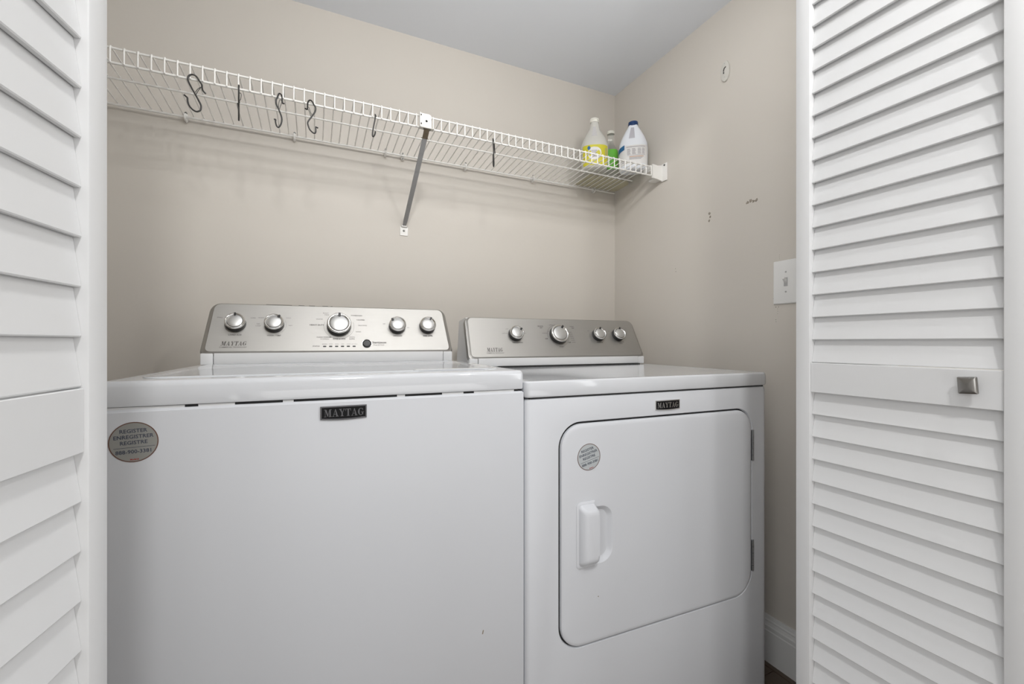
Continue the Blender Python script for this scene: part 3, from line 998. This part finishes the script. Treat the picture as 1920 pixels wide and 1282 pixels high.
# ------------------------------------------------------------ bottles on the shelf
def super_ring(a, b_, z, p=2.6, n=36, cx=0.0, cy=0.0):
    out = []
    for k in range(n):
        t = 2 * math.pi * k / n
        c, s = math.cos(t), math.sin(t)
        out.append((cx + a * math.copysign(abs(c) ** (2 / p), c), cy + b_ * math.copysign(abs(s) ** (2 / p), s), z))
    return out
def patch(bm, prof_fn, a0, a1, z0, z1, off=.0006, n=14, m=6, shape=None, mi=0):
    """curved label following the bottle surface: prof_fn(angle, z, off) -> point"""
    g_ = [[bm.verts.new(prof_fn(a0 + (a1 - a0) * i / n, z0 + (z1 - z0) * j / m, off)) for i in range(n + 1)] for j in range(m + 1)]
    for j in range(m):
        for i in range(n):
            fc = bm.faces.new((g_[j][i], g_[j][i + 1], g_[j + 1][i + 1], g_[j + 1][i]))
            fc.material_index = mi
def surf(keys):
    def fn(a, z, off):
        ks = keys
        for (z0, a0, b0), (z1, a1, b1) in zip(ks[:-1], ks[1:]):
            if z0 <= z <= z1:
                t = (z - z0) / (z1 - z0)
                A, B = a0 + (a1 - a0) * t, b0 + (b1 - b0) * t
                break
        else:
            A, B = ks[-1][1:]
        p = 2.6
        c, s = math.cos(a), math.sin(a)
        return Vector(((A + off) * math.copysign(abs(c) ** (2 / p), c), (B + off) * math.copysign(abs(s) ** (2 / p), s), z))
    return fn
def bottle(name, loc, rz, keys, mtl, cap_r, cap_h, cap_m, label, grip=None):
    root = empty(name, loc, rz)
    tag(root, label, 'bottle', None)
    bm = bmesh.new()
    loops = [super_ring(a - .004, b_ - .004, z) for z, a, b_ in keys[:1]] + [super_ring(a, b_, z + (.003 if i == 0 else 0)) for i, (z, a, b_) in enumerate(keys)]
    loft(bm, loops)
    body = obj('bottle_body', bm, mtl, root, True, 60)
    zt = keys[-1][0]
    bm = bmesh.new()
    lathe(bm, [(0, zt - cap_h * .25), (cap_r, zt - cap_h * .25), (cap_r * 1.02, zt), (cap_r * .93, zt + .0015), (cap_r * .93, zt + .003), (cap_r, zt + .004), (cap_r * .96, zt + cap_h * .7), (cap_r * .85, zt + cap_h * .75), (0, zt + cap_h * .76)], ident, 30)
    obj('cap', bm, cap_m, root, True)
    return root, surf(keys)
# liner sheet under the bottles
bm = bmesh.new()
sheet_z = [None]
tp = math.atan2(RZ - FZ, RY - FY)
f4 = lambda p: Vector((p.x, p.y, zd(p.y) + .0026 + p.z))
rr_loft(bm, 1.062, 1.515, 1.287, 1.634, (.01, .04, .02, .01), [(0, 0), (0, .0012), (.0005, .0014)], f4, n=6)
tag(obj('shelf_liner', bm, M['tray']), 'thin yellowed liner sheet lying on the wire shelf in the corner behind the bottles', 'liner')

# yellow labelled jug
bz = zd(1.50) + .0062
kj = [(0, .050, .046), (.02, .0545, .050), (.085, .0560, .051), (.105, .0545, .050), (.128, .046, .042), (.15, .034, .031), (.172, .022, .021), (.195, .0165, .0165), (.206, .016, .016)]
bj, sj = bottle('detergent_jug', (1.066, 1.492, bz), math.radians(-30), kj, M['jug'], .0185, .016, M['cap_white'],
                'translucent white jug with a yellow label on the shelf, leftmost of the bottles')
bm = bmesh.new()
patch(bm, sj, math.radians(-150), math.radians(-30), .008, .090, .0006)
obj('yellow_label', bm, M['yellow'], bj, True)
bm = bmesh.new()
def oval_on(sf, ac, zc, ra, rz, off, mi, n=20, bm_=None):
    vs = [bm_.verts.new(sf(ac + ra * math.cos(2 * math.pi * k / n), zc + rz * math.sin(2 * math.pi * k / n), off)) for k in range(n)]
    ce = bm_.verts.new(sf(ac, zc, off + .0002))
    for k in range(n):
        bm_.faces.new((ce, vs[k], vs[(k + 1) % n])).material_index = mi
oval_on(sj, math.radians(-94), .055, .40, .026, .0010, 0, bm_=bm)
oval_on(sj, math.radians(-112), .077, .12, .008, .0014, 1, bm_=bm)
for k in range(5):
    patch(bm, sj, math.radians(-102), math.radians(-102 + 16 - 3 * (k % 2)), .040 + .006 * k, .0425 + .006 * k, .0016, 6, 1, mi=2)
for k in range(5):
    patch(bm, sj, math.radians(-52), math.radians(-40), .045 + .007 * k, .048 + .007 * k, .0012, 4, 1, mi=2)
obj('label_print', bm, [M['paper'], M['blue'], M['print_grey']], bj, True)
bm = bmesh.new()
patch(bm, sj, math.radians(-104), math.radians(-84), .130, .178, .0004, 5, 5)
obj('grip_shade', bm, mat('jug_shadow_plastic', (0.56, 0.55, 0.55), 0.4), bj, True)  # flat grey patch, paints the shade of the grip recess

# clear bottle with green label
km = [(0, .028, .028), (.01, .0315, .0315), (.12, .0315, .0315), (.135, .029, .029), (.155, .018, .018), (.17, .0135, .0135), (.215, .0135, .0135)]
bz = zd(1.54) + .0050
bc, sc_ = bottle('clear_bottle', (1.2005, 1.556, bz), math.radians(-35), km, M['clear'], .0165, .013, M['cap_white'],
                 'slim clear bottle with a bright green label, standing between the jug and the bleach bottle')
bm = bmesh.new()
patch(bm, sc_, math.radians(-160), math.radians(-20), .045, .135, .0006)
obj('green_label', bm, M['green'], bc, True)
bm = bmesh.new()
for k in range(4):
    patch(bm, sc_, math.radians(-140), math.radians(-112), .045 + .012 * k, .051 + .012 * k, .001, 5, 1, mi=k % 2)
obj('label_print', bm, [M['ink_soft'], M['paper']], bc, True)

# bleach bottle
kb_ = [(0, .0545, .036), (.015, .058, .039), (.09, .0590, .040), (.112, .0570, .039), (.140, .046, .034), (.165, .033, .027), (.182, .0225, .0215), (.192, .0185, .0185)]
bz = zd(1.43) + .0056
bb, sb_ = bottle('bleach_bottle', (1.2205, 1.432, bz), math.radians(-40), kb_, M['bleach'], .0205, .020, M['cap_blue'],
                 'opaque white bleach bottle with a navy blue cap on the shelf beside the right wall')
bm = bmesh.new()
patch(bm, sb_, math.radians(-158), math.radians(-22), .018, .096, .0005)
obj('back_label', bm, M['paper'], bb, True)
bm = bmesh.new()
def stripe(a0, a1, z0a, z0b, th):
    n = 8
    v0 = [bm.verts.new(sb_(math.radians(a0 + (a1 - a0) * i / n), z0a + (z0b - z0a) * i / n, .0011)) for i in range(n + 1)]
    v1 = [bm.verts.new(sb_(math.radians(a0 + (a1 - a0) * i / n), z0a + (z0b - z0a) * i / n + th, .0011)) for i in range(n + 1)]
    for i in range(n):
        bm.faces.new((v0[i], v0[i + 1], v1[i + 1], v1[i])).material_index = 0
stripe(-178, -120, .066, .080, .020)
rows = [(.088, -118, -45, 1), (.083, -104, -45, 1)]
for j in range(6):
    for (a0, a1) in ((-108, -96), (-92, -84), (-78, -64), (-60, -46)):
        patch(bm, sb_, math.radians(a0), math.radians(a1 - (j % 3)), .058 + j * .0042, .0600 + j * .0042, .0011, 3, 1, mi=1)
patch(bm, sb_, math.radians(-108), math.radians(-44), .0535, .0548, .0011, 8, 1, mi=1)
patch(bm, sb_, math.radians(-112), math.radians(-44), .0875, .0900, .0011, 8, 1, mi=1)
for j in range(3):
    patch(bm, sb_, math.radians(-100), math.radians(-52 - 6 * j), .0470 - j * .005, .0495 - j * .005, .0011, 8, 1, mi=2 if j == 0 else 1)
for j in range(3):
    patch(bm, sb_, math.radians(-134), math.radians(-118), .038 - j * .006, .0405 - j * .006, .0011, 5, 1, mi=1)
obj('label_print', bm, [M['blue'], M['print_grey'], M['print_orange']], bb, True)
bm = bmesh.new()
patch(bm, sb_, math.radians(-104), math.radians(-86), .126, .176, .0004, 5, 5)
obj('grip_shade', bm, mat('bottle_shadow_plastic', (0.50, 0.49, 0.53), 0.4), bb, True)  # shade of the pinch grip painted as a grey surface patch

# ------------------------------------------------------------ fittings on the right wall
sp = empty('light_switch', (WX, .8335, 1.182))
tag(sp, 'white toggle light switch plate on the right wall, half hidden by the right door', 'light switch')
fs = lambda p: Vector((-p.z, p.x, p.y))
bm = bmesh.new()
rr_loft(bm, -.0400, -.0660, .0400, .0665, .003, [(0, .0002), (0, .0035), (.002, .0058), (.004, .0064)], fs, n=4)
obj('switch_plate', bm, M['plate'], sp, True, 25)
bm = bmesh.new()
box(bm, (-.0055, -.013, .0060), (.0055, .013, .0072), f=fs)
obj('toggle_slot', bm, M['toggle'], sp)
bm = bmesh.new()
loft(bm, [[(-.0038, -.004, .006), (.0038, -.004, .006), (.0038, .008, .006), (-.0038, .008, .006)],
          [(-.003, .008, .0185), (.003, .008, .0185), (.003, .0135, .0175), (-.003, .0135, .0175)]], fs)
obj('toggle', bm, M['plate'], sp, True)
for z in (.030, -.030):
    bm = bmesh.new()
    lathe(bm, [(0, .0062), (.003, .0062), (.0025, .0072), (0, .0074)], lambda p: fs(Vector((p.x, z + p.y, p.z))), 14)
    obj('screw', bm, M['toggle'], sp, True)

oh = empty('wall_hook_plate', (WX, 1.0463, 1.9405))
tag(oh, 'oval ivory plastic plate with a dark hooked slot, high on the right wall', 'wall plate')
bm = bmesh.new()
loops = []
for k_, h in ((1.0, .0002), (1.0, .0045), (.95, .0060), (.80, .0066)):
    loops.append([(.0175 * k_ * math.cos(2 * math.pi * t / 40), .0355 * (1 - (1 - k_) * .5) * math.sin(2 * math.pi * t / 40), h) for t in range(40)])
loft(bm, loops, fs)
obj('oval_plate', bm, M['ivory'], oh, True, 30)
bm = bmesh.new()
tube(bm, catmull([(-.005, .0125, .0064), (.0005, .0105, .0064), (.0035, .005, .0064), (.0040, .0005, .0064)], 5), .0018, 6, fs)
tube(bm, [(.0038, -.0020, .0064), (.0038, -.0075, .0064)], .0020, 6, fs)
obj('hook_slot', bm, M['gap'], oh, True)
for z in (.0265, -.0200):
    bm = bmesh.new()
    lathe(bm, [(0, .0060), (.0022, .0064), (0, .0072)], lambda p: fs(Vector((.001 + p.x, z + p.y, p.z))), 10)
    obj('screw', bm, M['toggle'], oh, True)

def gouge(y, z, sy, sz, seed, parts=3, dark=False):
    rnd = random.Random(seed)
    bm = bmesh.new()
    for k in range(parts):
        cy = y + sy * (k / max(1, parts - 1) - .5) if sy > sz else y + rnd.uniform(-.3, .3) * sy
        cz = z + sz * (k / max(1, parts - 1) - .5) if sz >= sy else z + rnd.uniform(-.3, .3) * sz
        n = 9
        rad = min(sy, sz) * .5
        L0, L1 = [], []
        for i in range(n):
            a = 2 * math.pi * i / n
            r = rad * rnd.uniform(.55, 1.2)
            L0.append((WX - .0001, cy + r * math.cos(a), cz + r * math.sin(a)))
            L1.append((WX - .0014 * rnd.uniform(.5, 1.2), cy + r * .5 * math.cos(a), cz + r * .5 * math.sin(a)))
        loft(bm, [L0, L1])
    o = obj('plaster_gouge', bm, M['gap'] if dark else M['gouge'])
    o.parent = wr
    return o
gouge(.9480, 1.4625, .032, .012, 1, 4)
gouge(1.1130, 1.4530, .010, .026, 2, 3)
gouge(.8680, 1.0660, .002, .006, 3, 2, True)
gouge(.8640, 1.1085, .008, .0022, 4, 2, True)
gouge(.8565, 1.2620, .0016, .012, 5, 3)
gouge(.8625, 1.0950, .0016, .014, 6, 3)
gouge(.8760, 1.1370, .003, .003, 7, 1)
gouge(1.275, 1.2850, .004, .012, 8, 2)
